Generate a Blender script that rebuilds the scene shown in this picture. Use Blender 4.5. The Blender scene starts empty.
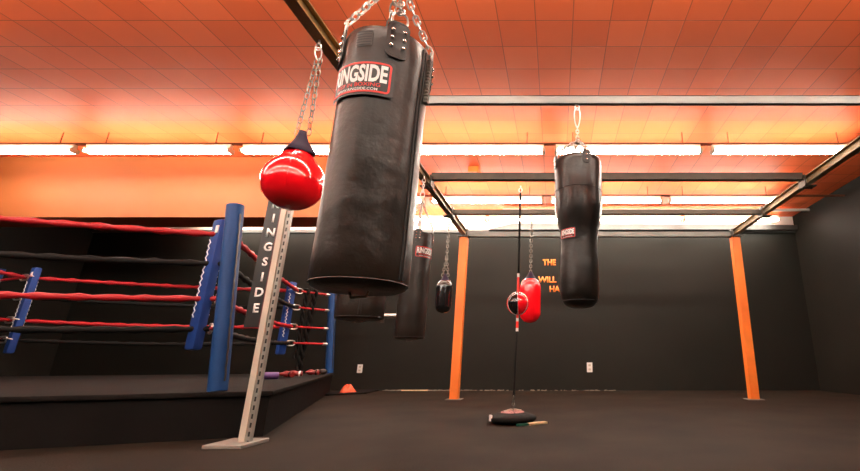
import bpy, bmesh, math, random
from mathutils import Vector, Matrix, noise
R = math.radians
random.seed(7)
scene = bpy.context.scene
COL = scene.collection

# ------------------------------------------------------------------ materials
def new_mat(name, color, rough=0.5, metal=0.0, spec=0.5, coat=0.0, bump=0.0, bscale=20.0, vary=0.0, vscale=4.0,
            emit=None, estr=0.0, bdist=0.01):
    m = bpy.data.materials.new(name); m.use_nodes = True
    nt = m.node_tree; b = nt.nodes['Principled BSDF']
    b.inputs['Base Color'].default_value = (*color, 1)
    b.inputs['Roughness'].default_value = rough
    b.inputs['Metallic'].default_value = metal
    b.inputs['Specular IOR Level'].default_value = spec
    b.inputs['Coat Weight'].default_value = coat
    b.inputs['Coat Roughness'].default_value = 0.08
    tc = nt.nodes.new('ShaderNodeTexCoord')
    if vary > 0:
        n = nt.nodes.new('ShaderNodeTexNoise'); n.inputs['Scale'].default_value = vscale; n.inputs['Detail'].default_value = 5
        nt.links.new(tc.outputs['Object'], n.inputs['Vector'])
        r = nt.nodes.new('ShaderNodeValToRGB')
        r.color_ramp.elements[0].position = 0.3; r.color_ramp.elements[1].position = 0.7
        r.color_ramp.elements[0].color = (*[c * (1 - vary) for c in color], 1)
        r.color_ramp.elements[1].color = (*[min(1, c * (1 + vary)) for c in color], 1)
        nt.links.new(n.outputs['Fac'], r.inputs['Fac']); nt.links.new(r.outputs['Color'], b.inputs['Base Color'])
    if bump > 0:
        n = nt.nodes.new('ShaderNodeTexNoise'); n.inputs['Scale'].default_value = bscale; n.inputs['Detail'].default_value = 6
        nt.links.new(tc.outputs['Object'], n.inputs['Vector'])
        bp = nt.nodes.new('ShaderNodeBump'); bp.inputs['Strength'].default_value = bump; bp.inputs['Distance'].default_value = bdist
        nt.links.new(n.outputs['Fac'], bp.inputs['Height']); nt.links.new(bp.outputs['Normal'], b.inputs['Normal'])
    if emit:
        b.inputs['Emission Color'].default_value = (*emit, 1); b.inputs['Emission Strength'].default_value = estr
    return m

def ceiling_mat():
    m = new_mat('orange_ceiling_tiles', (0.8, 0.16, 0.03), 0.5, spec=0.2)
    nt = m.node_tree; N = nt.nodes.new; L = nt.links.new; b = nt.nodes['Principled BSDF']
    tc = N('ShaderNodeTexCoord'); sep = N('ShaderNodeSeparateXYZ'); L(tc.outputs['Object'], sep.inputs[0])
    W = 0.413
    def ma(op, a, v=None, clamp=False):
        n = N('ShaderNodeMath'); n.operation = op; n.use_clamp = clamp
        if isinstance(a, (int, float)): n.inputs[0].default_value = a
        else: L(a, n.inputs[0])
        if v is not None:
            if isinstance(v, (int, float)): n.inputs[1].default_value = v
            else: L(v, n.inputs[1])
        return n.outputs[0]
    u = ma('DIVIDE', ma('ADD', sep.outputs['X'], 0.226 + 50 * W), W)
    v = ma('DIVIDE', ma('ADD', sep.outputs['Y'], -4.32 + 50 * W), W)
    def dist(t):
        f = ma('FRACT', t); return ma('MINIMUM', f, ma('SUBTRACT', 1.0, f))
    dmin = ma('MINIMUM', dist(u), dist(v))
    seam = ma('SUBTRACT', 1.0, ma('MULTIPLY', dmin, 1 / 0.016), clamp=True)       # 1 in the seam
    cell = N('ShaderNodeCombineXYZ'); L(ma('FLOOR', u), cell.inputs[0]); L(ma('FLOOR', v), cell.inputs[1])
    wn = N('ShaderNodeTexWhiteNoise'); wn.noise_dimensions = '2D'; L(cell.outputs[0], wn.inputs['Vector'])
    tint = N('ShaderNodeMixRGB'); L(wn.outputs['Value'], tint.inputs[0])
    tint.inputs[1].default_value = (0.80, 0.136, 0.038, 1); tint.inputs[2].default_value = (0.88, 0.165, 0.052, 1)
    mix = N('ShaderNodeMixRGB'); L(ma('MULTIPLY', seam, 0.85), mix.inputs[0]); L(tint.outputs[0], mix.inputs[1])
    mix.inputs[2].default_value = (0.10, 0.018, 0.006, 1)
    L(mix.outputs[0], b.inputs['Base Color'])
    ns = N('ShaderNodeTexNoise'); ns.inputs['Scale'].default_value = 55; ns.inputs['Detail'].default_value = 4
    L(tc.outputs['Object'], ns.inputs['Vector'])
    h = ma('ADD', ma('MULTIPLY', seam, -1.0), ma('MULTIPLY', ns.outputs['Fac'], 0.25))
    bp = N('ShaderNodeBump'); bp.inputs['Strength'].default_value = 0.25; bp.inputs['Distance'].default_value = 0.004
    L(h, bp.inputs['Height']); L(bp.outputs['Normal'], b.inputs['Normal'])
    return m

def floor_mat():
    m = new_mat('black_rubber_floor', (0.0150, 0.0105, 0.0066), 0.75, spec=0.10, bump=0.35, bscale=60, vary=0.45, vscale=1.3)
    nt = m.node_tree; N = nt.nodes.new; L = nt.links.new; b = nt.nodes['Principled BSDF']
    src = b.inputs['Base Color'].links[0].from_socket
    tc = N('ShaderNodeTexCoord')
    n2 = N('ShaderNodeTexNoise'); n2.inputs['Scale'].default_value = 38; n2.inputs['Detail'].default_value = 3
    L(tc.outputs['Object'], n2.inputs['Vector'])
    rp = N('ShaderNodeValToRGB'); rp.color_ramp.elements[0].position = 0.70; rp.color_ramp.elements[1].position = 0.80
    L(n2.outputs['Fac'], rp.inputs['Fac'])
    mx = N('ShaderNodeMixRGB'); L(rp.outputs['Color'], mx.inputs[0]); L(src, mx.inputs[1]); mx.inputs[2].default_value = (0.05, 0.042, 0.034, 1)
    L(mx.outputs[0], b.inputs['Base Color'])
    return m

M = {}
M['ceiling'] = ceiling_mat()
M['floor'] = floor_mat()
M['wall'] = new_mat('charcoal_painted_wall', (0.0125, 0.0120, 0.0095), 0.6, spec=0.14, bump=0.15, bscale=30, vary=0.12, vscale=0.8)
M['white_wall'] = new_mat('white_upper_wall', (0.80, 0.79, 0.74), 0.7, vary=0.05, vscale=1.5)
M['orange_wall'] = new_mat('orange_soffit_paint', (0.36, 0.10, 0.020), 0.6, vary=0.06, vscale=1)
M['orange'] = new_mat('orange_post_paint', (0.85, 0.20, 0.025), 0.45, vary=0.05, vscale=6)
M['rail'] = new_mat('orange_rail_paint', (0.16, 0.04, 0.012), 0.6)
M['vinyl'] = new_mat('black_vinyl', (0.0145, 0.0110, 0.0080), 0.34, spec=0.36, bump=0.5, bscale=7, vary=0.15, vscale=5, bdist=0.02)
M['vinyl2'] = new_mat('black_vinyl_soft_gloss', (0.010, 0.0085, 0.007), 0.30, spec=0.42, bump=0.4, bscale=9, bdist=0.02)
M['gloss_black'] = new_mat('glossy_black_vinyl', (0.008, 0.007, 0.007), 0.12, spec=0.6, coat=0.5)
M['piping'] = new_mat('worn_piping', (0.032, 0.026, 0.021), 0.35)
M['seam'] = new_mat('black_thread_seam', (0.006, 0.006, 0.006), 0.6)
M['red_gloss'] = new_mat('glossy_red_vinyl', (0.90, 0.004, 0.012), 0.13, spec=0.6, coat=0.7)
M['purple'] = new_mat('dark_purple_cap', (0.012, 0.004, 0.022), 0.55, spec=.2)
M['steel'] = new_mat('galvanized_steel', (0.17, 0.155, 0.13), 0.3, metal=0.9)
M['bright_steel'] = new_mat('bright_zinc_steel', (0.50, 0.49, 0.46), 0.28, metal=0.8)
M['chrome'] = new_mat('chrome_rivet', (0.9, 0.86, 0.82), 0.2, metal=0.8)
M['grey_beam'] = new_mat('grey_channel_steel', (0.16, 0.165, 0.15), 0.5, metal=0.1, vary=0.12, vscale=3)
M['dark_beam'] = new_mat('weathered_dark_steel', (0.060, 0.048, 0.034), 0.45, metal=0.3, vary=0.25, vscale=4)
M['rust_beam'] = new_mat('rusty_runner_steel', (0.22, 0.13, 0.04), 0.45, metal=0.2, vary=0.35, vscale=5)
M['label_black'] = new_mat('label_black', (0.006, 0.006, 0.006), 0.4)
M['label_red'] = new_mat('label_red', (0.80, 0.018, 0.010), 0.4)
M['label_white'] = new_mat('label_white', (0.85, 0.82, 0.80), 0.45)
M['fixture'] = new_mat('cream_fixture_enamel', (0.62, 0.56, 0.44), 0.4)
M['tube'] = new_mat('fluorescent_tube', (0.9, 0.9, 0.9), 0.4, emit=(1.0, 0.90, 0.75), estr=25)
M['blue'] = new_mat('blue_vinyl', (0.010, 0.040, 0.19), 0.5, spec=.25, bump=0.1, bscale=12)
M['blue_post'] = new_mat('blue_post_paint', (0.006, 0.045, 0.16), 0.5, spec=.25)
M['tube_boosted'] = new_mat('boosted_fluorescent_tube', (0.9, 0.9, 0.9), 0.4, emit=(1.0, 0.92, 0.80), estr=36)  # emission raised above the other tubes to whiten the ceiling around the visible rows
M['lace'] = new_mat('grey_lacing', (0.16, 0.145, 0.12), 0.6)
M['rope_red'] = new_mat('red_rope_wrap', (0.32, 0.006, 0.010), 0.5, spec=.3, bump=0.3, bscale=40)
M['rope_black'] = new_mat('black_rope_wrap', (0.006, 0.0055, 0.005), 0.7, spec=.12, bump=0.3, bscale=40)
M['canvas'] = new_mat('dark_ring_canvas', (0.009, 0.007, 0.006), 0.8, spec=0.1, bump=0.4, bscale=30, vary=0.35, vscale=3)
M['skirt'] = new_mat('black_ring_skirt', (0.006, 0.005, 0.0045), 0.8, spec=0.1, bump=0.3, bscale=8, vary=0.3, vscale=2)
M['cream'] = new_mat('cream_upright_paint', (0.50, 0.44, 0.36), 0.5, vary=0.1)
M['slot'] = new_mat('slotted_steel', (0.30, 0.28, 0.25), 0.45, metal=0.4)
M['hole'] = new_mat('black_slot', (0.01, 0.01, 0.01), 0.8)
M['maroon'] = new_mat('maroon_edge', (0.09, 0.008, 0.012), 0.5)
M['text_orange'] = new_mat('orange_wall_lettering', (0.75, 0.20, 0.02), 0.5)
M['plastic'] = new_mat('white_plate_plastic', (0.75, 0.73, 0.68), 0.4)
M['wood'] = new_mat('pale_wood', (0.62, 0.47, 0.25), 0.5, vary=0.15, vscale=20)
M['green'] = new_mat('green_paint', (0.01, 0.09, 0.06), 0.5)
M['print'] = new_mat('pink_printed_cloth', (0.45, 0.10, 0.09), 0.7)
M['orange_cloth'] = new_mat('orange_cloth', (0.80, 0.10, 0.03), 0.6, bump=0.4, bscale=30)
M['purple_foam'] = new_mat('purple_foam', (0.09, 0.045, 0.17), 0.6)
M['glove_red'] = new_mat('red_glove_leather', (0.20, 0.012, 0.012), 0.35)
M['plaster'] = new_mat('plaster_crumbs', (0.20, 0.175, 0.135), 0.8)
M['duct'] = new_mat('dark_duct', (0.05, 0.047, 0.04), 0.5)
def print_mat():
    m = M['print']; nt = m.node_tree; N = nt.nodes.new; L = nt.links.new
    tc = N('ShaderNodeTexCoord'); v = N('ShaderNodeTexVoronoi'); v.inputs['Scale'].default_value = 26
    L(tc.outputs['Object'], v.inputs['Vector'])
    r = N('ShaderNodeValToRGB'); r.color_ramp.elements[0].position = .30; r.color_ramp.elements[1].position = .42
    r.color_ramp.elements[0].color = (0.05, 0.01, 0.01, 1); r.color_ramp.elements[1].color = (0.40, 0.17, 0.16, 1)
    L(v.outputs['Distance'], r.inputs['Fac']); L(r.outputs['Color'], nt.nodes['Principled BSDF'].inputs['Base Color'])
print_mat()

# ------------------------------------------------------------------ mesh builder
class MB:
    def __init__(s): s.bm = bmesh.new()
    def box(s, c, size, rot=None, bev=0.0):
        vs = []
        rm = rot.to_matrix() if hasattr(rot, 'to_matrix') else (rot or Matrix.Identity(3))
        r = bmesh.ops.create_cube(s.bm, size=1.0)
        for v in r['verts']:
            v.co = Vector(c) + rm @ Vector((v.co.x * size[0], v.co.y * size[1], v.co.z * size[2]))
        if bev > 0:
            es = list({e for v in r['verts'] for e in v.link_edges})
            bmesh.ops.bevel(s.bm, geom=es, offset=bev, segments=2, affect='EDGES', profile=0.6)
        return s
    def tube(s, pts, rad, seg=10, cap=True, closed=False):
        pts = [Vector(p) for p in pts]; n = len(pts)
        rads = rad if isinstance(rad, (list, tuple)) else [rad] * n
        rings = []; up = None
        for i, p in enumerate(pts):
            if closed: t = pts[(i + 1) % n] - pts[i - 1]
            else: t = pts[min(i + 1, n - 1)] - pts[max(i - 1, 0)]
            t.normalize()
            if up is None:
                up = t.orthogonal().normalized()
            up = (up - t * up.dot(t))
            if up.length < 1e-6: up = t.orthogonal()
            up.normalize(); w = t.cross(up)
            rings.append([s.bm.verts.new(p + (up * math.cos(a) + w * math.sin(a)) * rads[i])
                          for a in (2 * math.pi * k / seg for k in range(seg))])
        m = n if closed else n - 1
        for i in range(m):
            a, b = rings[i], rings[(i + 1) % n]
            for k in range(seg):
                s.bm.faces.new((a[k], a[(k + 1) % seg], b[(k + 1) % seg], b[k]))
        if cap and not closed:
            s.bm.faces.new(rings[0][::-1]); s.bm.faces.new(rings[-1])
        return s
    def cyl(s, p0, p1, r, r1=None, seg=20):
        return s.tube([p0, p1], [r, r if r1 is None else r1], seg)
    def lathe(s, prof, seg=48, c=(0, 0, 0), rot=None, func=None):
        c = Vector(c); rings = []
        for (r, z) in prof:
            if r < 1e-6:
                q = Vector((0, 0, z)); q = rot @ q if rot else q
                rings.append([s.bm.verts.new(c + q)]); continue
            ring = []
            for k in range(seg):
                a = 2 * math.pi * k / seg; rr = r * (func(a, z) if func else 1)
                q = Vector((rr * math.cos(a), rr * math.sin(a), z)); q = rot @ q if rot else q
                ring.append(s.bm.verts.new(c + q))
            rings.append(ring)
        for a, b in zip(rings, rings[1:]):
            for k in range(seg):
                if len(a) == 1 and len(b) == 1: continue
                if len(a) == 1: s.bm.faces.new((a[0], b[(k + 1) % seg], b[k]))
                elif len(b) == 1: s.bm.faces.new((a[k], a[(k + 1) % seg], b[0]))
                else: s.bm.faces.new((a[k], a[(k + 1) % seg], b[(k + 1) % seg], b[k]))
        return s
    def sphere(s, c, r, seg=14, sc=(1, 1, 1)):
        q = bmesh.ops.create_uvsphere(s.bm, u_segments=seg, v_segments=max(6, seg // 2), radius=r)
        for v in q['verts']: v.co = Vector(c) + Vector((v.co.x * sc[0], v.co.y * sc[1], v.co.z * sc[2]))
        return s
    def prism(s, poly, z0, z1, axis='z'):
        def P(a, b, z): return {'z': (a, b, z), 'y': (a, z, b), 'x': (z, a, b)}[axis]
        lo = [s.bm.verts.new(P(a, b, z0)) for a, b in poly]; hi = [s.bm.verts.new(P(a, b, z1)) for a, b in poly]
        s.bm.faces.new(lo[::-1]); s.bm.faces.new(hi); n = len(poly)
        for k in range(n): s.bm.faces.new((lo[k], lo[(k + 1) % n], hi[(k + 1) % n], hi[k]))
        return s
    def link(s, c, direction, side, L, w, r):
        """one oval chain link"""
        d = Vector(direction).normalized(); x = (Vector(side) - d * Vector(side).dot(d)).normalized(); c = Vector(c)
        h = L / 2 - w / 2; pts = []
        for k in range(7):
            a = math.pi * k / 6; pts.append(c + d * (h + math.sin(a) * w / 2) + x * (math.cos(a) * w / 2))
        for k in range(7):
            a = math.pi * k / 6; pts.append(c - d * (h + math.sin(a) * w / 2) - x * (math.cos(a) * w / 2))
        return s.tube(pts, r, 6, closed=True)
    def chain(s, p0, p1, L=0.05, w=0.026, r=0.0042):
        p0, p1 = Vector(p0), Vector(p1); d = p1 - p0; n = max(1, round(d.length / (L - 2.2 * r)))
        o = d.orthogonal().normalized(); o2 = d.normalized().cross(o)
        o, o2 = (o + o2).normalized(), (o - o2).normalized()
        step = d / n
        for i in range(n): s.link(p0 + step * (i + .5), d, o if i % 2 else o2, step.length + 2.2 * r, w, r)
        return s
    def build(s, name, mat, parent=None, smooth=40, loc=None):
        bmesh.ops.recalc_face_normals(s.bm, faces=s.bm.faces[:])
        me = bpy.data.meshes.new(name); s.bm.to_mesh(me); s.bm.free()
        o = bpy.data.objects.new(name, me); COL.objects.link(o)
        me.materials.append(M[mat] if isinstance(mat, str) else mat)
        if smooth:
            for p in me.polygons: p.use_smooth = True
            me.set_sharp_from_angle(angle=R(smooth))
        if parent: o.parent = parent
        if loc: o.location = loc
        return o

def tag(o, label=None, cat=None, group=None, kind=None):
    if label: o['label'] = label
    if cat: o['category'] = cat
    if group: o['group'] = group
    if kind: o['kind'] = kind
    return o
def empty(name, loc, rz=0.0):
    o = bpy.data.objects.new(name, None); COL.objects.link(o); o.location = loc; o.rotation_euler.z = rz
    o.empty_display_size = 0.1
    return o
def struct(name, mb, mat):
    return tag(mb.build(name, mat, smooth=None), kind='structure')
def copy_tree(o, parent=None):
    c = o.copy(); COL.objects.link(c)
    c.parent = parent
    for ch in list(o.children): copy_tree(ch, c)
    return c

FONT_CACHE = {}
def text_bm(body, height, width=None, bold=0.03, depth=0.0, cuts=0):
    """mesh of a line of lettering, centred on the origin in the XY plane"""
    cu = bpy.data.curves.new('lettering', 'FONT'); cu.body = body; cu.size = 1.0; cu.offset = bold
    cu.resolution_u = 3; cu.extrude = 0.0
    ob = bpy.data.objects.new('lettering', cu); COL.objects.link(ob)
    dg = bpy.context.evaluated_depsgraph_get(); dg.update()
    me = bpy.data.meshes.new_from_object(ob.evaluated_get(dg))
    bm = bmesh.new(); bm.from_mesh(me)
    bpy.data.objects.remove(ob); bpy.data.curves.remove(cu); bpy.data.meshes.remove(me)
    xs = [v.co.x for v in bm.verts]; ys = [v.co.y for v in bm.verts]
    sy = height / (max(ys) - min(ys)); sx = sy if width is None else width / (max(xs) - min(xs))
    mx, my = (max(xs) + min(xs)) / 2, (max(ys) + min(ys)) / 2
    for v in bm.verts: v.co = Vector(((v.co.x - mx) * sx, (v.co.y - my) * sy, 0))
    if cuts:
        W = (max(xs) - min(xs)) * sx
        for i in range(1, cuts):
            x = -W / 2 + W * i / cuts
            bmesh.ops.bisect_plane(bm, geom=bm.verts[:] + bm.edges[:] + bm.faces[:], plane_co=(x, 0, 0), plane_no=(1, 0, 0))
    if depth:
        r = bmesh.ops.extrude_face_region(bm, geom=bm.faces[:])
        for g in r['geom']:
            if isinstance(g, bmesh.types.BMVert): g.co.z += depth
    return bm
def wrap(bm, radius, a0, z0, xoff=0.0, zoff=0.0):
    for v in bm.verts:
        a = a0 + (v.co.x + xoff) / radius; z = z0 + zoff + v.co.y; rr = radius + v.co.z
        v.co = Vector((rr * math.cos(a), rr * math.sin(a), z))
def rounded_rect(w, h, r, n=5):
    pts = []
    for cx, cy, a in ((w/2-r, h/2-r, 0), (-w/2+r, h/2-r, 90), (-w/2+r, -h/2+r, 180), (w/2-r, -h/2+r, 270)):
        for k in range(n + 1):
            t = R(a + 90 * k / n); pts.append((cx + r * math.cos(t), cy + r * math.sin(t)))
    return pts
def panel_bm(w, h, r, thick, inner=None, cuts=24):
    bm = bmesh.new(); outer = rounded_rect(w, h, r)
    vo = [bm.verts.new((x, y, 0)) for x, y in outer]
    if inner:
        vi = [bm.verts.new((x, y, 0)) for x, y in rounded_rect(w - 2*inner, h - 2*inner, max(r - inner, .002))]
        n = len(vo)
        for k in range(n): bm.faces.new((vo[k], vo[(k+1) % n], vi[(k+1) % n], vi[k]))
    else: bm.faces.new(vo)
    for i in range(1, cuts):
        x = -w/2 + w*i/cuts
        bmesh.ops.bisect_plane(bm, geom=bm.verts[:] + bm.edges[:] + bm.faces[:], plane_co=(x, 0, 0), plane_no=(1, 0, 0))
    r_ = bmesh.ops.extrude_face_region(bm, geom=bm.faces[:])
    for g in r_['geom']:
        if isinstance(g, bmesh.types.BMVert): g.co.z += thick
    return bm
def from_bm(bm, name, mat, parent, smooth=None):
    m = MB(); m.bm.free(); m.bm = bm
    return m.build(name, mat, parent, smooth)

def brand_label(parent, radius, a0, z, w, h, full=True):
    """black panel with red border and white lettering, curved round a bag"""
    bm = panel_bm(w, h, .012 * h / .17, .0015); wrap(bm, radius + .0005, a0, z); lab = from_bm(bm, 'label_panel', 'label_black', parent)
    k = h / .17
    bm = panel_bm(w - .024 * k, h - .024 * k, .018 * k, .0012, inner=.008 * k); wrap(bm, radius + .0022, a0, z); from_bm(bm, 'border', 'label_red', lab)
    bm = text_bm('RINGSIDE', .086 * k, w - .052 * k, bold=.035, cuts=30); wrap(bm, radius + .0034, a0, z, zoff=.018 * k); from_bm(bm, 'lettering', 'label_white', lab)
    if full:
        bm = text_bm('BEST IN BOXING', .018 * k, w - .10 * k, bold=.01, cuts=24); wrap(bm, radius + .0034, a0, z, zoff=-.037 * k); from_bm(bm, 'slogan', 'label_red', lab)
        bm = text_bm('WWW.RINGSIDE.COM', .0125 * k, w * .62, bold=.008, cuts=20); wrap(bm, radius + .0034, a0, z, zoff=-.058 * k); from_bm(bm, 'web_address', 'label_white', lab)
    return lab

# ------------------------------------------------------------------ room
YB, XL, XR, YR, ZC = 10.7, -12.0, 6.2, -4.0, 4.3
struct('floor', MB().box(((XL+XR)/2, (YB+YR)/2, -.05), (XR-XL+.4, YB-YR+.4, .1)), 'floor')
struct('ceiling', MB().box(((XL+XR)/2, (YB+YR)/2, ZC+.05), (XR-XL+.4, YB-YR+.4, .1)), 'ceiling')
ZW = 3.89
struct('wall_back', MB().box(((XL+XR)/2, YB+.1, ZW/2), (XR-XL+.4, .2, ZW)), 'wall')
struct('trim_1', MB().box(((XL+XR)/2, YB+.1, (ZC+ZW)/2), (XR-XL+.4, .2, ZC-ZW)), 'white_wall')['label'] = 'white painted upper band of the back wall'
struct('wall_left', MB().box((XL-.1, (YB+YR)/2, ZC/2), (.2, YB-YR, ZC)), 'wall')
struct('wall_right', MB().box((XR+.1, (YB+YR)/2, ZC/2), (.2, YB-YR, ZC)), 'wall')
struct('wall_rear', MB().box(((XL+XR)/2, YR-.1, ZC/2), (XR-XL+.4, .2, ZC)), 'wall')
# dark strip standing in for shade between black wall and white band; orange bulkhead on the left
struct('trim_2', MB().box(((XL+XR)/2, YB-.02, ZW), (XR-XL, .04, .07)), 'duct')
struct('trim_3', MB().box(((XL-3.05)/2, 7.55, (ZC+3.13)/2), (-3.05-XL, .6, ZC-3.13)), 'orange_wall')['label'] = 'orange painted bulkhead under the ceiling'
# orange conduit rails running in front of the lamp rows
for i, y in enumerate((6.35, 8.65)):
    struct('trim_%d' % (4 + i), MB().box(((XL+XR)/2, y, 4.085), (XR-XL, .05, .03)), 'rail')
# sloping duct against the upper wall
d = MB().prism([(-1.72, 3.90), (-1.15, 4.06), (XR, 4.02), (XR, 3.90)], YB-.16, YB-.001, 'y').build('air_duct', 'duct', smooth=None)
tag(d, 'dark sloping duct running along the white upper wall', 'duct')
p = MB().cyl((-1.3, 9.95, 4.22), (XR, 9.95, 4.22), .035, seg=12).build('ceiling_pipe', 'white_wall')
tag(p, 'pale pipe running under the ceiling near the back wall', 'pipe')

# ------------------------------------------------------------------ fluorescent lamps
def make_light():
    r = empty('fluorescent_light', (0, 0, 0))
    MB().box((0, 0, .070), (2.36, .06, .10), bev=.006).build('housing', 'fixture', r, smooth=None)
    for y in (-.048, .048):
        t = MB().cyl((-1.15, y, 0), (1.15, y, 0), .021, seg=14).build('tube', 'tube', r)
    for x in (-1.175, 1.175):
        MB().box((x, 0, .01), (.04, .13, .07), bev=.004).build('end_cap', 'fixture', r, smooth=None)
    for x in (-.9, .9): MB().cyl((x, 0, .13), (x, 0, .35), .008, seg=8).build('hanger', 'rail', r)
    return r
ZL = 3.95
proto = make_light(); used = False
rows = [(6.35, -.10, 'nearer visible row'), (8.65, -.20, 'farther visible row'), (2.6, -.1, 'row over the viewer'), (.2, -.1, 'row behind the viewer'), (-2.2, -.1, 'rearmost row')]
side = {0: 'above the uppercut bag', -1: 'left of the uppercut bag', 1: 'far right', -2: 'behind the large heavy bag', -3: 'left, over the ring', -4: 'far left'}
for ri, (y, x0, rn) in enumerate(rows):
    for k in range(-4, 2):
        if ri == 1 and k in (-3, -4): continue
        o = proto if not used else copy_tree(proto); used = True
        o.location = (x0 + 1.275 + 2.55 * k, y, ZL)
        if ri < 2:
            for ch in o.children:
                if ch.name.startswith('tube'): ch.material_slots[0].link = 'OBJECT'; ch.material_slots[0].material = M['tube_boosted']
        tag(o, 'fluorescent light in the %s, %s' % (rn, side[k]), 'ceiling light', 'fluorescent ceiling lights')
o = copy_tree(proto); o.location = (-7.85, 10.25, 4.06)
tag(o, 'fluorescent light by the back wall, seen under the orange bulkhead', 'ceiling light', 'fluorescent ceiling lights')
for k, w_ in enumerate(('left of the orange post', 'behind the double-end ball cord', 'behind the uppercut bag', 'far right')):
    o = copy_tree(proto); o.location = (-2.95+2.45*k, 10.25, 4.06)
    tag(o, 'fluorescent light by the white upper wall, ' + w_, 'ceiling light', 'fluorescent ceiling lights')
o = copy_tree(proto); o.location = (-5.40, 10.25, 4.06)
tag(o, 'fluorescent light by the back wall, hidden behind the large heavy bag', 'ceiling light', 'fluorescent ceiling lights')
b = MB().box((-1.6, 7.72, ZC-.06), (.2, .2, .12), bev=.01).build('junction_box', 'orange', smooth=None)
tag(b, 'small orange box on the orange tiled ceiling', 'junction box')

# ------------------------------------------------------------------ bag rack of steel beams
ZT = 3.15
def ibeam(mb, p0, p1, w, h, t=.012):
    """I-beam along X or Y, top at z"""
    (x0, y0, z), (x1, y1, _) = p0, p1
    if abs(x1-x0) > abs(y1-y0):
        c = ((x0+x1)/2, y0); L = abs(x1-x0)
        mb.box((c[0], c[1], z-t/2), (L, w, t)).box((c[0], c[1], z-h+t/2), (L, w, t)).box((c[0], c[1], z-h/2), (L, t, h-2*t))
    else:
        c = (x0, (y0+y1)/2); L = abs(y1-y0)
        mb.box((c[0], c[1], z-t/2), (w, L, t)).box((c[0], c[1], z-h+t/2), (w, L, t)).box((c[0], c[1], z-h/2), (t, L, h-2*t))
    return mb
rack = empty('bag_rack', (-1.85, 8.34, 0))
tag(rack, 'overhead steel beam frame with orange posts that carries the punching bags', 'bag rack')
def rk(mb, name, mat, smooth=None):
    o = mb.build(name, mat, rack, smooth); o.location = (1.85, -8.34, 0); return o
XRUN = -1.85; XR2 = 3.6
rk(ibeam(MB(), (XRUN, -1.2, ZT+.07), (XRUN, 8.42, ZT+.07), .09, .12), 'runner_beam', 'rust_beam')
rk(ibeam(MB(), (XR2, -1.2, ZT+.07), (XR2, 8.42, ZT+.07), .09, .12), 'runner_beam', 'rust_beam')
def channel(y, mat, h, w, x0=XRUN, x1=XR2, z=ZT+.06):
    m = MB(); L = x1-x0-.14; c = (x0+x1)/2
    m.box((c, y, z-.004), (L, w, .008)).box((c, y-w/2+.004, z-h/2), (L, .008, h)).box((c, y, z-h+.004), (L, w, .008))
    return rk(m, 'cross_beam', mat)
channel(3.72, 'grey_beam', .095, .035)['label'] = 'grey steel channel beam nearest the viewer'
channel(5.70, 'dark_beam', .11, .07, z=ZT+.12)
channel(7.02, 'dark_beam', .08, .07, z=ZT+.03)
channel(8.34, 'grey_beam', .11, .07, z=ZT+.03)
channel(1.60, 'dark_beam', .12, .10)
channel(-.6, 'dark_beam', .12, .10)
for x in (XRUN, XR2):
    for y in (8.34, -1.1):
        m = MB().box((x + (.0), y, (ZT-.08)/2+.004), (.155, .155, ZT-.088), bev=.008)
        po = rk(m, 'post', 'orange')
        f = MB().box((x, y, .006), (.28, .28, .012)).box((x, y, ZT-.072), (.24, .20, .014)).build('post_plate', 'grey_beam', po, None)
for y in (3.72, 5.70, 7.02, 8.30):
    for x in (XRUN, XR2):
        m = MB(); s_ = 1 if x == XRUN else -1
        m.box((x + s_*.075, y, ZT-.005), (.02, .17, .15)).box((x, y, ZT-.085), (.17, .13, .012))
        for dx in (-.055, .055):
            m.cyl((x+dx, y+.03, ZT-.105), (x+dx, y+.03, ZT-.07), .012, seg=8); m.cyl((x+dx, y-.03, ZT-.105), (x+dx, y-.03, ZT-.07), .012, seg=8)
        rk(m, 'clamp', 'dark_beam')
def eye(x, y, z=ZT-.08):
    m = MB().cyl((x, y, z-.01), (x, y, z+.03), .009, seg=8)
    m.link((x, y, z-.035), (0, 0, 1), (1, 0, 0), .06, .042, .006)
    return rk(m, 'eye_bolt', 'bright_steel', 40)

# ------------------------------------------------------------------ carabiner
def carabiner(mb, top, bottom, w=.05, r=.006):
    top, bottom = Vector(top), Vector(bottom); d = top-bottom; c = (top+bottom)/2
    x = Vector((1, 0, 0)); L = d.length/2; pts = []
    for k in range(20):
        a = 2*math.pi*k/20; ww = w/2*(1+.35*math.sin(a))
        pts.append(c + d.normalized()*math.sin(a)*L + x*math.cos(a)*ww*(1 if abs(math.sin(a)) < .98 else .6))
    mb.tube(pts, r, 8, closed=True)
    return mb

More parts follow.
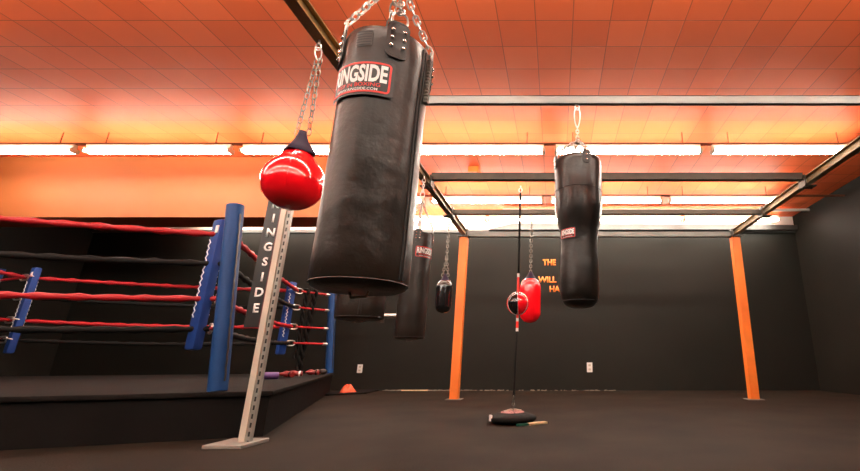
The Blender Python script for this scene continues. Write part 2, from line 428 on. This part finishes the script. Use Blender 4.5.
# ------------------------------------------------------------------ heavy bags
def strap(parent, radius, a, ztop, w, h, rivets, mat='vinyl'):
    bm = panel_bm(w, h, w*.34, .007, cuts=8); wrap(bm, radius, a, ztop-h/2+.02); s_ = from_bm(bm, 'hanger_strap', mat, parent, 40)
    bm = panel_bm(w-.014, h-.014, w*.28, .001, inner=.002, cuts=8); wrap(bm, radius+.0072, a, ztop-h/2+.02); from_bm(bm, 'stitching', 'seam', s_)
    for (u, v) in rivets:
        aa = a + u/radius; c = Vector((math.cos(aa)*(radius+.009), math.sin(aa)*(radius+.009), ztop+v))
        MB().sphere(c, .0085, 12).build('rivet', 'chrome', s_)
    return s_
def heavy_bag(name, x, y, z0, z1, r, label, cat='punching bag', hang_z=ZT-.09, lab=None, lab_dir=None, bulge=1.0, mat='vinyl',
              strap_off=0.0, chain_r=.0045, swivel=.38, foot=True, patch=None, side_seam=None, lw=.33, lh=.17, lz=.22, rim='piping'):
    root = empty(name, (x, y, z0)); tag(root, label, cat)
    H = z1-z0
    prof = [(0, .0), (r*.55, -.004), (r*.86, .002), (r*.955, .010), (r*1.0, .035), (r*1.01, .12), (r*1.0, H*.35), (r*.995, H*.7), (r*bulge, H-.10), (r*bulge*.99, H-.03), (r*bulge*.95, H-.006), (r*bulge*.8, H), (0, H)]
    # densify
    dense = []
    for (a, b) in zip(prof, prof[1:]):
        n = max(1, int(abs(b[1]-a[1])/.05)); dense += [(a[0]+(b[0]-a[0])*k/n, a[1]+(b[1]-a[1])*k/n) for k in range(n)]
    dense.append(prof[-1])
    seed = x*3.1+y
    f = lambda a, z: 1 + .010*noise.noise(Vector((math.cos(a)*1.4+seed, math.sin(a)*1.4, z*3.2))) + .004*noise.noise(Vector((math.cos(a)*4, math.sin(a)*4+seed, z*10)))
    body = MB().lathe(dense, 72, func=f).build('body', mat, root, 60)
    MB().tube([((r*.998)*math.cos(a), (r*.998)*math.sin(a), .022) for a in (2*math.pi*k/64 for k in range(64))], .0026, 6, closed=True).build('bottom_piping', rim, root)
    if side_seam is not None:
        m = MB()
        for da, rr in ((-.05, .004), (.055, .0035)):
            m.tube([((r*(1.0 if z < H*.75 else bulge)+.001)*math.cos(side_seam+da), (r*(1.0 if z < H*.75 else bulge)+.001)*math.sin(side_seam+da), z) for z in (H*.03+k*(H*.94)/24 for k in range(25))], rr, 6)
        m.build('side_seam', 'seam', root)
        m = MB(); 
        for k in range(14):
            z = H*.76 + k*(H*.21)/14
            m.box(((r*bulge+.004)*math.cos(side_seam+.25), (r*bulge+.004)*math.sin(side_seam+.25), z), (.018, .03, .012), Matrix.Rotation(side_seam+.25, 3, 'Z'), bev=.003)
        m.build('lacing', 'lace', root)
    rt = r*bulge
    for k in range(4):
        a = strap_off + k*math.pi/2
        rv = [(-.022, -.025), (.022, -.025), (-.022, -.062), (.022, -.062), (-.022, -.100), (.022, -.100)]
        strap(root, rt+.001, a, H, .085, .17, rv, mat)
    m = MB(); ch = MB()
    sw = Vector((0, 0, H+swivel))
    for k in range(4):
        a = strap_off + k*math.pi/2
        p = Vector((math.cos(a)*(rt-.0), math.sin(a)*(rt-.0), H+.035))
        MB().link(p, (0, 0, 1), (-math.sin(a), math.cos(a), 0), .075, .06, .005).build('ring', 'bright_steel', root)
        ch.chain(p + Vector((0, 0, .03)), sw + Vector((math.cos(a), math.sin(a), 0))*.02, .048, .026, chain_r)
    ch.build('hanging_chain', 'bright_steel', root)
    s2 = MB().cyl(sw+Vector((0, 0, -.015)), sw+Vector((0, 0, .02)), .026, seg=16).cyl(sw+Vector((0, 0, .02)), sw+Vector((0, 0, .06)), .010, seg=12)
    s2.build('swivel', 'steel', root)
    top = Vector((0, 0, hang_z-z0)); c0 = sw+Vector((0, 0, .05)); m = MB()
    if (top-c0).length > .22:
        carabiner(m, c0+Vector((0, 0, .13)), c0); 
        m2 = MB().chain(c0+Vector((0, 0, .12)), top, .048, .026, chain_r); m2.build('hanging_chain', 'bright_steel', root)
    else: carabiner(m, top, c0)
    m.build('carabiner', 'bright_steel', root)
    if lab is not None: brand_label(root, rt+.001, lab, H-lz, lw, lh)
    if patch is not None:
        bm = panel_bm(.07, .075, .006, .0015, cuts=6); wrap(bm, rt+.001, patch, H-.075); pp = from_bm(bm, 'stamped_patch', 'piping', root)
        bm = bmesh.new()
        for i in range(6):
            b2 = panel_bm(.062, .0045, .001, .001, cuts=6)
            for v in b2.verts: v.co.y += -.030+i*.012
            me = bpy.data.meshes.new('t'); b2.to_mesh(me); b2.free(); bm.from_mesh(me); bpy.data.meshes.remove(me)
        wrap(bm, rt+.0026, patch, H-.075); from_bm(bm, 'ridges', 'seam', pp)
    if foot:
        m = MB().tube([(-.05, 0, -.002), (-.04, 0, -.022), (.04, 0, -.022), (.05, 0, -.002)], .0045, 8)
        o = m.build('bottom_ring', 'steel', root); o.rotation_euler.z = R(-25)
    return root

A = math.atan2(-1.6, .74)     # bearing from the large bag to the viewer
eye(-.741, 1.6)
big = heavy_bag('heavy_bag', -.735, 1.60, .945, 2.00, .172, 'largest black vinyl heavy bag, hanging closest, with a wide label', hang_z=ZT-.13,
                lab=A-R(36), bulge=1.04, strap_off=A+R(8), patch=A-R(33), side_seam=A+R(50), lw=.285, lh=.155, lz=.255)
eye(-1.80, 5.42)
heavy_bag('heavy_bag', -1.80, 5.42, .94, 2.28, .178, 'slim black heavy bag between the largest bag and the orange post',
          lab=math.atan2(-5.42, 1.80)+R(36), strap_off=math.atan2(-5.42, 1.8)-R(2), patch=math.atan2(-5.42, 1.8)+R(50), lw=.29, lh=.155, lz=.27, swivel=.42, chain_r=.006, hang_z=ZT-.13)
eye(-1.85, 4.10)
heavy_bag('heavy_bag', -1.85, 4.10, 1.055, 2.25, .215, 'black heavy bag mostly hidden behind the largest bag, only its base showing',
          strap_off=.3, side_seam=math.atan2(-4.1, 1.85)-R(2), hang_z=ZT-.13)

# uppercut bag on the right: wide drum above a narrower body
ux, uy, uz = .207, 3.72, 1.125
eye(ux, uy, ZT-.03)
root = empty('uppercut_bag', (ux, uy, uz)); tag(root, 'black uppercut bag at the right, wide drum on top and narrower body below', 'punching bag')
H = 1.375
prof = [(0, 0), (.07, .002), (.11, .014), (.138, .036), (.156, .07), (.166, .12), (.168, .30), (.164, .48), (.164, .58), (.172, .66), (.190, .75), (.208, .84), (.217, .92), (.218, 1.02), (.219, 1.14), (.221, H-.06), (.214, H-.015), (.20, H), (.1, H+.004), (0, H+.004)]
dense = []
for (a, b) in zip(prof, prof[1:]):
    n = max(1, int(abs(b[1]-a[1])/.04)); dense += [(a[0]+(b[0]-a[0])*k/n, a[1]+(b[1]-a[1])*k/n) for k in range(n)]
dense.append(prof[-1])
f = lambda a, z: 1 + .022*noise.noise(Vector((math.cos(a)*1.6+9, math.sin(a)*1.6, z*4))) + .008*noise.noise(Vector((math.cos(a)*5, math.sin(a)*5, z*12)))
MB().lathe(dense, 72, func=f).build('body', 'vinyl2', root, 60)
MB().tube([(.2215*math.cos(a), .2215*math.sin(a), 1.05+.004*math.sin(3*a)) for a in (2*math.pi*k/64 for k in range(64))], .003, 6, closed=True).build('waist_seam', 'seam', root)
MB().tube([(.150*math.cos(a), .150*math.sin(a), .054) for a in (2*math.pi*k/64 for k in range(64))], .003, 6, closed=True).build('bottom_piping', 'seam', root)
AU = math.atan2(-uy, ux)
sw = Vector((0, 0, H+.21)); ch = MB(); rg = MB()
for k in range(4):
    a = AU + R(14) + k*math.pi/2
    strap(root, .222, a, H, .075, .13, [(0, -.035), (0, -.082)], 'vinyl2')
    p = Vector((math.cos(a)*.212, math.sin(a)*.212, H+.02)); MB().link(p, (0, 0, 1), (-math.sin(a), math.cos(a), 0), .07, .05, .005).build('ring', 'bright_steel', root)
    ch.chain(p+Vector((0, 0, .03)), sw+Vector((math.cos(a), math.sin(a), 0))*.02, .048, .028, .0052)
ch.build('hanging_chain', 'bright_steel', root)
MB().cyl(sw+Vector((0, 0, -.02)), sw+Vector((0, 0, .03)), .022, seg=14).build('swivel', 'steel', root)
MB().chain(sw+Vector((0, 0, .025)), sw+Vector((0, 0, .16)), .048, .026, .005).build('hanging_chain', 'bright_steel', root)
carabiner(MB(), (0, 0, ZT-.07-uz), sw+Vector((0, 0, .15)), .055, .006).build('carabiner', 'bright_steel', root)
brand_label(root, .1745, AU-R(42), .63, .165, .095, full=True)

# ------------------------------------------------------------------ red tear-drop water bag
tx, ty, tz = -1.85, 2.81, 1.70
eye(tx, ty)
root = empty('water_bag', (tx, ty, tz)); tag(root, 'glossy red teardrop water bag hanging on two chains at the left', 'punching bag')
Rr = .20; prof = []
for k in range(26):
    a = -math.pi/2 + (math.pi/2+R(38))*k/25; prof.append((Rr*math.cos(a) if k else 0, Rr+Rr*math.sin(a)))
r0, z0_ = prof[-1]
for k in range(1, 9):
    t = k/8; prof.append((r0*(1-t)+.062*t, z0_+(.47-z0_)*t - .012*math.sin(math.pi*t)))
MB().lathe(prof, 72).build('bladder', 'red_gloss', root, 60)
cap = [(.098, .415), (.101, .422), (.075, .465), (.052, .51), (.034, .56), (.026, .60), (.012, .605), (0, .605)]
MB().lathe(cap, 24, func=lambda a, z: 1+.22*(max(0, math.cos(4*a)))**2*(1 if z < .5 else .5)).build('cap', 'purple', root, 60)
m = MB()
for k in range(4):
    a = R(20) + k*math.pi/2
    m.tube([(r*1.004*math.cos(a), r*1.004*math.sin(a), z) for r, z in prof[12:]], .0035, 6)
m.build('welded_seam', 'red_gloss', root, 60)
m = MB(); topc = Vector((.02, 0, ZT-.22-tz))
m.chain((-.045, 0, .57), topc + Vector((-.012, 0, 0)), .062, .030, .0042); m.chain((.045, 0, .57), topc + Vector((.012, 0, 0)), .062, .030, .0042)
m.build('hanging_chain', 'steel', root)
carabiner(MB(), (0, 0, ZT-.12-tz), topc-Vector((0, 0, .02)), .05, .006).build('carabiner', 'bright_steel', root)

# ------------------------------------------------------------------ small pill-shaped water bags
def pill(name, x, y, z0, z1, r, mat, label, hang, span=.0):
    root = empty(name, (x, y, z0)); tag(root, label, 'punching bag'); H = z1-z0; prof = []
    for k in range(13):
        a = -math.pi/2+math.pi/2*k/12; prof.append((r*math.cos(a) if k else 0, r+r*math.sin(a)))
    zt = H-r*.95
    for k in range(0, 15):
        a = math.pi/2*k/14; prof.append((max(r*math.cos(a)**.75, .03) if k < 14 else .0, zt+r*.95*math.sin(a)))
    MB().lathe(prof, 48).build('bladder', mat, root, 60)
    MB().lathe([(r*.80, H-r*.42), (r*.80, H-r*.36), (r*.52, H-r*.02), (r*.30, H+.05), (r*.17, H+.10), (0, H+.105)], 20).build('cap', 'purple', root, 60)
    m = MB()
    for k in range(4):
        a = R(25)+k*math.pi/2; m.tube([(q*1.003*math.cos(a), q*1.003*math.sin(a), z) for q, z in prof[4:24]], .004, 6)
    m.build('welded_seam', mat, root, 60)
    j = H+.10+span
    m = MB()
    if span: 
        for s_ in (-1, 1): m.chain((s_*.045, 0, H+.06), (0, 0, j), .06, .034, .007)
    m.chain((0, 0, j-.01), (0, 0, hang-z0), .06, .034, .007)
    m.build('hanging_chain', 'steel', root)
    return root
eye(-1.84, 7.06); pill('water_bag', -1.84, 7.06, 1.42, 1.97, .128, 'gloss_black', 'small glossy black pill-shaped bag on a chain left of the orange post', ZT-.13, .28)
eye(-.42, 7.02, ZT-.06); pill('water_bag', -.42, 7.02, 1.26, 1.99, .172, 'red_gloss', 'glossy red elongated bag hanging behind the double-end ball', ZT-.10)

# ------------------------------------------------------------------ double-end ball with its floor weight
bx, by = -.505, 5.70
eye(bx, by, ZT-.1)
root = empty('double_end_bag', (bx, by, .0)); tag(root, 'red and black double-end ball stretched on a long cord between beam and floor', 'punching bag')
BZ = 1.41
sph = []
for k in range(17):
    a = -math.pi/2+math.pi*k/16; sph.append((.148*math.cos(a) if 0 < k < 16 else 0, .152*math.sin(a)))
tilt = Matrix.Rotation(R(-3), 3, 'Y')
def ball_part(name, a_from, a_to, mat):
    m = MB(); n = 12
    rows_ = [[Vector((r*math.cos(a_from+(a_to-a_from)*k/n), r*math.sin(a_from+(a_to-a_from)*k/n), z)) for k in range(n+1)] for r, z in sph]
    vs = [[m.bm.verts.new(tilt @ q + Vector((0, 0, BZ))) for q in row] for row in rows_]
    for i in range(len(vs)-1):
        for k in range(n):
            fs = []
            for v in (vs[i][k], vs[i][k+1], vs[i+1][k+1], vs[i+1][k]):
                if all((v.co-w.co).length > 1e-6 for w in fs): fs.append(v)
            if len(fs) >= 3: m.bm.faces.new(fs)
    bmesh.ops.remove_doubles(m.bm, verts=m.bm.verts[:], dist=1e-5)
    return m.build(name, mat, root, 60)
AV = math.atan2(-by, -bx)
for k in range(6):
    ball_part('ball_panel', AV+R(-60+60*k), AV+R(60*k), 'gloss_black' if k % 3 == 0 else 'red_gloss')['label'] = ('black ball panel' if k % 3 == 0 else 'red ball panel')
for k in range(6):
    a = AV+R(-60+60*k)
    MB().tube([tilt @ Vector((r*1.01*math.cos(a), r*1.01*math.sin(a), z)) + Vector((0, 0, BZ)) for r, z in sph], .0022, 6).build('white_piping', 'label_white', root)
for (za, zb) in ((BZ+.15, BZ+.40), (BZ-.36, BZ-.15)):
    n = 5
    for k in range(n):
        z1_, z2_ = za+(zb-za)*k/n, za+(zb-za)*(k+1)/n
        MB().cyl((0, 0, z1_), (0, 0, z2_), .017, seg=10).build('cord_sleeve', 'label_white' if k in ((4,) if za > BZ else (0, 3)) else 'label_red', root)
MB().cyl((0, 0, BZ+.40), (0, 0, ZT-.18), .014, seg=10).cyl((0, 0, ZT-.18), (0, 0, ZT-.11), .004, seg=8).build('upper_cord', 'rope_black', root)
MB().tube([(0, 0, BZ-.36), (.004, -.15, .72), (.006, -.31, .28)], .013, 10).build('lower_cord', 'rope_black', root)
m = MB(); m.link((.006, -.315, .245), (0, 0, 1), (0, 1, 0), .09, .035, .007); m.sphere((.006, -.322, .198), .018, 10); m.link((.006, -.325, .16), (0, 0, 1), (0, 1, 0), .07, .034, .007)
m.build('swivel', 'steel', root)
# weight: black sand bag
wt = empty('floor_weight', (bx+.0, by-.34, 0)); wt.scale = (.9, .9, .9); tag(wt, 'black round sand weight with pink printed cloth top anchoring the ball on the floor', 'weight')
fw = lambda a, z: 1+.06*noise.noise(Vector((math.cos(a)*2, math.sin(a)*2, 3)))
MB().lathe([(0, .022), (.28, .022), (.305, .04), (.31, .065), (.285, .09), (.20, .118), (.08, .135), (0, .138)], 48, func=fw).build('sand_bag', 'rope_black', wt, 60)
MB().lathe([(.155, .127), (.14, .136), (.07, .146), (0, .149)], 32, func=lambda a, z: 1+.22*noise.noise(Vector((math.cos(a)*3, math.sin(a)*3, 7)))).build('printed_top', 'print', wt, 60)
MB().box((-.255, -.17, .075), (.03, .05, .075), Matrix.Rotation(R(30), 3, 'Z'), bev=.008).build('end_tab', 'label_white', wt)
MB().tube([(-.10, -.06, .142), (-.03, -.02, .158), (.04, .02, .158), (.11, .05, .142)], .009, 8).build('handle_strap', 'cream', wt)
st = empty('wooden_stick', (bx+.19, by-.52, .012)); tag(st, 'pale wooden stick with a green end lying under the black floor weight', 'stick')
MB().box((.10, .05, 0), (.24, .07, .022), Matrix.Rotation(R(33), 3, 'Z'), bev=.004).build('stick_body', 'wood', st, None)
MB().box((-.055, -.05, 0), (.13, .07, .022), Matrix.Rotation(R(33), 3, 'Z'), bev=.004).build('green_end', 'green', st, None)

# ------------------------------------------------------------------ boxing ring
F = Vector((-4.94, 10.05, 0)); e = Vector((.372, -.950, 0)).normalized(); n = Vector((e.y, -e.x, 0))   # e: along the right edge towards the viewer, n: inwards
S = 6.05; DZ = .41
ring = empty('boxing_ring', (F+(e+n)*S/2)[:]); ring.rotation_euler.z = math.atan2(e.y, e.x)
tag(ring, 'low boxing ring with dark platform, blue corner posts and red and black ropes', 'boxing ring')
c0 = F+(e+n)*S/2; inv = Matrix.Rotation(-math.atan2(e.y, e.x), 3, 'Z')
def L3(p): return inv @ (Vector(p)-c0)
def W(a, b, z): return L3(F+e*a+n*b+Vector((0, 0, z)))
m = MB()
m.box((0, 0, DZ/2-.02), (S-.06, S-.06, DZ-.04)); m.build('skirt', 'skirt', ring, None)
MB().box((0, 0, DZ-.025), (S, S, .05), bev=.02).build('deck', 'canvas', ring, 40)
ia, ib = .55, .88; ZR = [2.12, 1.77, 1.365, 1.03]
corners = [(ia, ib, .10, .10, -.20), (S-ib, ib, S-.10, .48, .05), (S-ib, S-ib, S-.10, S-.10, .05), (ia, S-ib, .10, S-.10, .05)]
# true rope heights along the corner by the blue post
for ci, (ra, rb, pa, pb, ln) in enumerate(corners):
    base = W(pa, pb, DZ); top = W(pa + (.15 if pa < S/2 else -.15), pb + (.22 if pb < S/2 else -.22), 2.30)
    if ci == 0: top = L3((-5.19, 9.93, 2.36)); base = L3((-4.99, 9.93, DZ))
    d = top-base; zax = d.normalized()
    po = MB().tube([base, top], .082, 16).build('corner_post', 'blue_post', ring)
    q = MB()
    side_ = L3(c0+Vector((.082, -.03, 0)))
    q.tube([base + d*(.05+.032*k) + side_*(1.0+.10*(k % 2)) for k in range(29)], .008, 6)
    q.build('post_lacing', 'piping', po)
    for z in ZR:
        f_ = (z-DZ)/(2.36-DZ); pp = base+d*f_; rc = W(ra, rb, z)
        dd = (rc-pp); s_ = MB().cyl(pp+dd*.10, rc-dd*.10, .022, seg=10); s_.build('turnbuckle_strap', 'rope_red', ring)
        MB().cyl(pp+dd*.06, pp+dd*.2, .03, seg=10).build('turnbuckle', 'bright_steel', ring)
        h = MB(); h.link(rc-dd*.04, dd, (0, 0, 1), .17, .10, .013); h.link(rc+dd.normalized()*.10, dd, (1, 0, .2), .16, .09, .012); h.build('rope_hook', 'bright_steel', ring)
order = [(0, 1), (1, 2), (2, 3), (3, 0)]
for (i, j) in order:
    for k, z in enumerate(ZR):
        a = W(corners[i][0], corners[i][1], z); b = W(corners[j][0], corners[j][1], z); dd = (b-a).normalized()
        pts = []; rad = []
        n_ = 40
        for t in range(n_+1):
            u = t/n_; p = a.lerp(b, u); p.z -= .05*4*u*(1-u)*(1 if k else .6); pts.append(p)
            pad = min(t, n_-t); rad.append(.034+(.010*math.sin(t*2.4)) if pad > 0 else .028)
        MB().tube(pts, rad, 12).build('rope', 'rope_red' if k % 2 == 0 else 'rope_black', ring)['label'] = 'red padded rope' if k % 2 == 0 else 'black padded rope'
for ci, (ra, rb, pa, pb, ln) in enumerate(corners):
    sgn_a = 1 if ci in (0, 3) else -1; sgn_b = 1 if ci in (0, 1) else -1
    c = W(ra+sgn_a*.02, rb+sgn_b*.12, 1.55)
    m = MB().box((0, 0, 0), (.10, .17, 1.50), bev=.03); pd = m.build('corner_pad', 'blue', ring); pd.location = c
    pd.rotation_euler.z = math.atan2(sgn_b, sgn_a) + math.pi
    for sx in (-1, 1):
        MB().tube([(sx*.052, sx*(-.055+.03*(k % 2)), .50-.036*k) for k in range(26)], .007, 6).build('white_lacing', 'label_white', pd)
        MB().box((sx*.052, sx*.04, .62), (.01, .05, .09)).build('white_tag', 'label_white', pd, None)
# black braided ropes hung over the top strap
def braided(name, p0, length, label, r=.045, sway=.05):
    o = empty(name, p0); tag(o, label, 'rope', 'black ropes hung on the ring')
    for s_ in (0, math.pi):
        pts = [(r*.6*math.cos(t*.9+s_)+sway*t/30, r*.6*math.sin(t*.9+s_), -length*t/30) for t in range(31)]
        MB().tube(pts, r*.62, 8).build('strand', 'rope_black', o)
    MB().tube([(-.05, 0, -.03), (-.03, 0, .05), (.03, 0, .05), (.05, 0, -.03)], .03, 8).build('loop', 'rope_black', o)
    return o
braided('hanging_rope', (-5.465, 9.40, 2.13), 1.42, 'black braided rope hanging from the top ring rope, left of its pair', .040, -.03)
braided('hanging_rope', (-5.375, 9.56, 2.13), 1.66, 'longer thicker black braided rope hanging beside the blue corner post', .060, -.10)

# things lying on the ring apron
root = empty('foam_roller', (-4.40, 6.9, DZ+.052)); tag(root, 'short purple foam roller lying on the ring platform', 'foam roller')
root.rotation_euler.z = R(35); root.scale = (.7, .7, .7)
MB().lathe([(.03, -.20), (.07, -.20), (.073, -.19), (.073, .19), (.07, .20), (.03, .20), (.03, -.20)], 24, rot=Matrix.Rotation(R(90), 3, 'Y')).build('foam', 'purple_foam', root, 40)
def glove(name, loc, rz, mat, label, cuffmat='label_white'):
    o = empty(name, loc, rz); o.scale = (.72, .72, .72); tag(o, label, 'boxing glove', 'boxing gloves on the ring platform')
    m = MB().sphere((0, 0, .075), .085, 18, (1.25, .95, .85)).tube([(-.02, .05, .07), (.03, .10, .08), (.08, .085, .08)], [.04, .038, .028], 12)
    m.build('mitt', mat, o, 60)
    MB().tube([(-.08, 0, .07), (-.20, 0, .07)], [.055, .062], 16).build('cuff', mat, o)
    MB().tube([(-.125, 0, .07), (-.165, 0, .07)], [.062, .065], 16).build('cuff_band', cuffmat, o)
    return o
glove('boxing_glove', (-4.50, 7.72, DZ+.005), R(200), 'glove_red', 'red boxing glove with pale cuff beside the purple roller')
glove('boxing_glove', (-4.42, 7.40, DZ+.005), R(160), 'glove_red', 'red and black boxing glove nearest the platform edge', 'rope_black')
glove('boxing_glove', (-4.62, 8.5, DZ+.005), R(185), 'glove_red', 'dark red boxing glove lying under the hanging black ropes', 'rope_black')
glove('boxing_glove', (-4.62, 8.95, DZ+.005), R(20), 'vinyl', 'grey black boxing glove closest to the blue corner post', 'slot')

# ------------------------------------------------------------------ banner stand by the ring
def slotted_mat():
    m = new_mat('slotted_strip_steel', (0.30, 0.28, 0.25), 0.45, metal=0.4); nt = m.node_tree; N = nt.nodes.new; L = nt.links.new
    tc = N('ShaderNodeTexCoord'); sp = N('ShaderNodeSeparateXYZ'); L(tc.outputs['Object'], sp.inputs[0])
    def ma(op, a, v):
        n = N('ShaderNodeMath'); n.operation = op; L(a, n.inputs[0]); n.inputs[1].default_value = v; return n.outputs[0]
    z = ma('LESS_THAN', ma('FRACT', ma('DIVIDE', sp.outputs['Z'], .07), 0), .55)
    x = ma('LESS_THAN', ma('ABSOLUTE', ma('SUBTRACT', sp.outputs['X'], .107), 0), .008)
    mu = N('ShaderNodeMath'); mu.operation = 'MULTIPLY'; L(z, mu.inputs[0]); L(x, mu.inputs[1])
    mx = N('ShaderNodeMixRGB'); L(mu.outputs[0], mx.inputs[0]); mx.inputs[1].default_value = (.30, .28, .25, 1); mx.inputs[2].default_value = (.008, .008, .008, 1)
    L(mx.outputs[0], nt.nodes['Principled BSDF'].inputs['Base Color']); return m
sg = empty('banner_stand', (-2.72, 4.0, 0)); tag(sg, 'tall cream slotted upright with a narrow black lettered banner, beside the ring', 'banner stand')
MB().box((.055, 0, 1.13), (.055, .05, 2.26), bev=.004).build('upright', 'cream', sg, None)
MB().box((.106, .004, 1.13), (.034, .04, 2.26)).build('slotted_strip', slotted_mat(), sg, None)
MB().box((-.045, -.01, 1.59), (.15, .012, 1.22)).build('banner', 'label_black', sg, None)
MB().box((.024, -.014, 1.59), (.014, .014, 1.22)).build('banner_edge', 'maroon', sg, None)
MB().box((-.01, 0, 2.225), (.20, .05, .05)).build('top_bracket', 'slot', sg, None)
MB().box((.01, 0, .015), (.32, .36, .03), bev=.006).build('foot', 'slot', sg, None)
z = 2.14
for chs in 'RINGSIDE':
    bm = text_bm(chs, .085, None, bold=.03, depth=.002); mt = Matrix.Rotation(R(90), 4, 'X')
    bmesh.ops.transform(bm, matrix=Matrix.Translation((-.035, -.018, z+.03)) @ mt, verts=bm.verts[:])
    from_bm(bm, 'letter', 'label_white', sg); z -= .145

# ------------------------------------------------------------------ wall lettering, plates, barbell, small things
def wall_text(s, cx, cz, h, w, label):
    bm = text_bm(s, h, w, bold=.035, depth=.006)
    bmesh.ops.transform(bm, matrix=Matrix.Translation((cx, YB-.001, cz)) @ Matrix.Rotation(R(90), 4, 'X'), verts=bm.verts[:])
    o = from_bm(bm, 'wall_lettering', 'text_orange', None); tag(o, label, 'lettering', 'orange words on the black wall')
wall_text('THE', -.17, 3.075, .155, .33, 'orange word THE painted on the black back wall')
wall_text('WILL', -.22, 2.63, .155, .46, 'orange word WILL on the black back wall, under the first word')
wall_text('HA', -.03, 2.395, .155, .26, 'orange letters HA on the black back wall, partly behind the uppercut bag')
def plate(x, z, w, h, label):
    o = empty('wall_plate', (x, YB, z)); tag(o, label, 'wall plate', 'white wall plates')
    MB().box((0, -.008, 0), (w, .014, h), bev=.004).build('cover', 'plastic', o, None)
    m = MB()
    for dz in (-h*.22, h*.22): m.box((0, -.016, dz), (w*.42, .004, h*.2))
    m.build('sockets', 'cream', o, None)
plate(-4.66, .49, .12, .19, 'white outlet plate on the dark wall left of the slim heavy bag')
plate(.80, .52, .13, .22, 'white wall plate low on the dark wall under the uppercut bag')
# wall-mounted bar with sleeve
br = empty('barbell', (-4.3, 10.35, 1.70)); tag(br, 'steel barbell on wall hooks, its bright sleeve end showing under the half-hidden bag', 'barbell')
MB().cyl((-.75, 0, 0), (.18, 0, 0), .022, seg=14).build('bar', 'steel', br)
MB().cyl((.18, 0, 0), (.52, 0, 0), .05, seg=18).build('sleeve', 'bright_steel', br)
MB().cyl((.15, 0, 0), (.19, 0, 0), .065, seg=18).build('collar', 'bright_steel', br)
MB().cyl((-1.09, 0, 0), (-.75, 0, 0), .05, seg=18).build('sleeve', 'bright_steel', br)
for x in (-.6, .05):
    wh = MB().box((-4.3+x, 10.515, 1.66), (.04, .37, .03)).box((-4.3+x, 10.315, 1.672), (.04, .03, .055)).box((-4.3+x, 10.69, 1.66), (.08, .02, .2))
    tag(wh.build('wall_bracket', 'dark_beam', smooth=None), 'dark steel wall bracket holding the barbell', 'bracket', 'barbell brackets')
# rubber mat and orange cloth by the wall
mt_ = MB().prism([(-5.35+.5, 9.2), (-4.55, 9.15), (-4.02, 9.7), (-4.1, 10.55), (-4.75, 10.6)], .002, .03); tag(mt_.build('floor_mat', 'skirt', smooth=None), 'thin black rubber mat on the floor beside the ring', 'mat')
oc = MB(); bm = oc.bm
cx_, cy_ = -4.45, 9.72
N_ = 22; apex = bm.verts.new((cx_-.02, cy_+.03, .185)); rings_ = []
for j in range(1, 6):
    rg_ = []
    for k in range(N_):
        a = 2*math.pi*k/N_; rr = .125*(j/5)**.7*(1+.20*math.sin(3*a+1)+.12*math.sin(7*a))
        rg_.append(bm.verts.new((cx_+rr*1.15*math.cos(a), cy_+rr*math.sin(a), .033+.16*(1-j/5)**.8+.03*math.sin(3*a+j)*(1 if j < 5 else 0)*(1-j/6))))
    rings_.append(rg_)
for k in range(N_): bm.faces.new((apex, rings_[0][k], rings_[0][(k+1) % N_]))
for a_, b_ in zip(rings_, rings_[1:]):
    for k in range(N_): bm.faces.new((a_[k], b_[k], b_[(k+1) % N_], a_[(k+1) % N_]))
tag(oc.build('crumpled_cloth', 'orange_cloth', smooth=50), 'crumpled bright orange cloth lying on the mat by the wall', 'cloth')
# plaster crumbs along the wall foot
m = MB()
for k in range(260):
    x = random.uniform(-4.0, 1.4) if k > 110 else random.uniform(-3.9, -2.2); s_ = random.uniform(.01, .03)
    m.box((x, YB-.02-random.random()**2*.14, s_*.35), (s_*random.uniform(1, 3), s_, s_*.7), Matrix.Rotation(random.random()*3, 3, 'Z'))
tag(m.build('plaster_crumbs', 'plaster', smooth=None), 'pale crumbs and dust along the foot of the black wall', 'debris', kind='stuff')
m = MB().cyl((-3.55, 10.46, .016), (-2.95, 10.49, .016), .014, seg=8)
tag(m.build('thin_rod', 'wood'), 'thin pale rod lying on the floor at the foot of the wall', 'rod')

# ------------------------------------------------------------------ world, camera, view
w = bpy.data.worlds.new('World'); scene.world = w; w.use_nodes = True
w.node_tree.nodes['Background'].inputs[0].default_value = (0.5, 0.45, 0.4, 1); w.node_tree.nodes['Background'].inputs[1].default_value = 0.02
cam = bpy.data.cameras.new('Camera'); co = bpy.data.objects.new('Camera', cam); COL.objects.link(co)
co.location = (0, 0, .70); co.rotation_euler = (R(90+16.08), 0, 0)
cam.sensor_width = 36; cam.lens = 430/860*36; cam.shift_x = -(556-430)/860; cam.clip_start = .05
scene.camera = co
vs = scene.view_settings; vs.view_transform = 'Standard'; vs.look = 'None'; vs.gamma = 1; vs.exposure = 0.82; vs.use_curve_mapping = False
scene.cycles.use_denoising = True
scene.cycles.max_bounces = 6
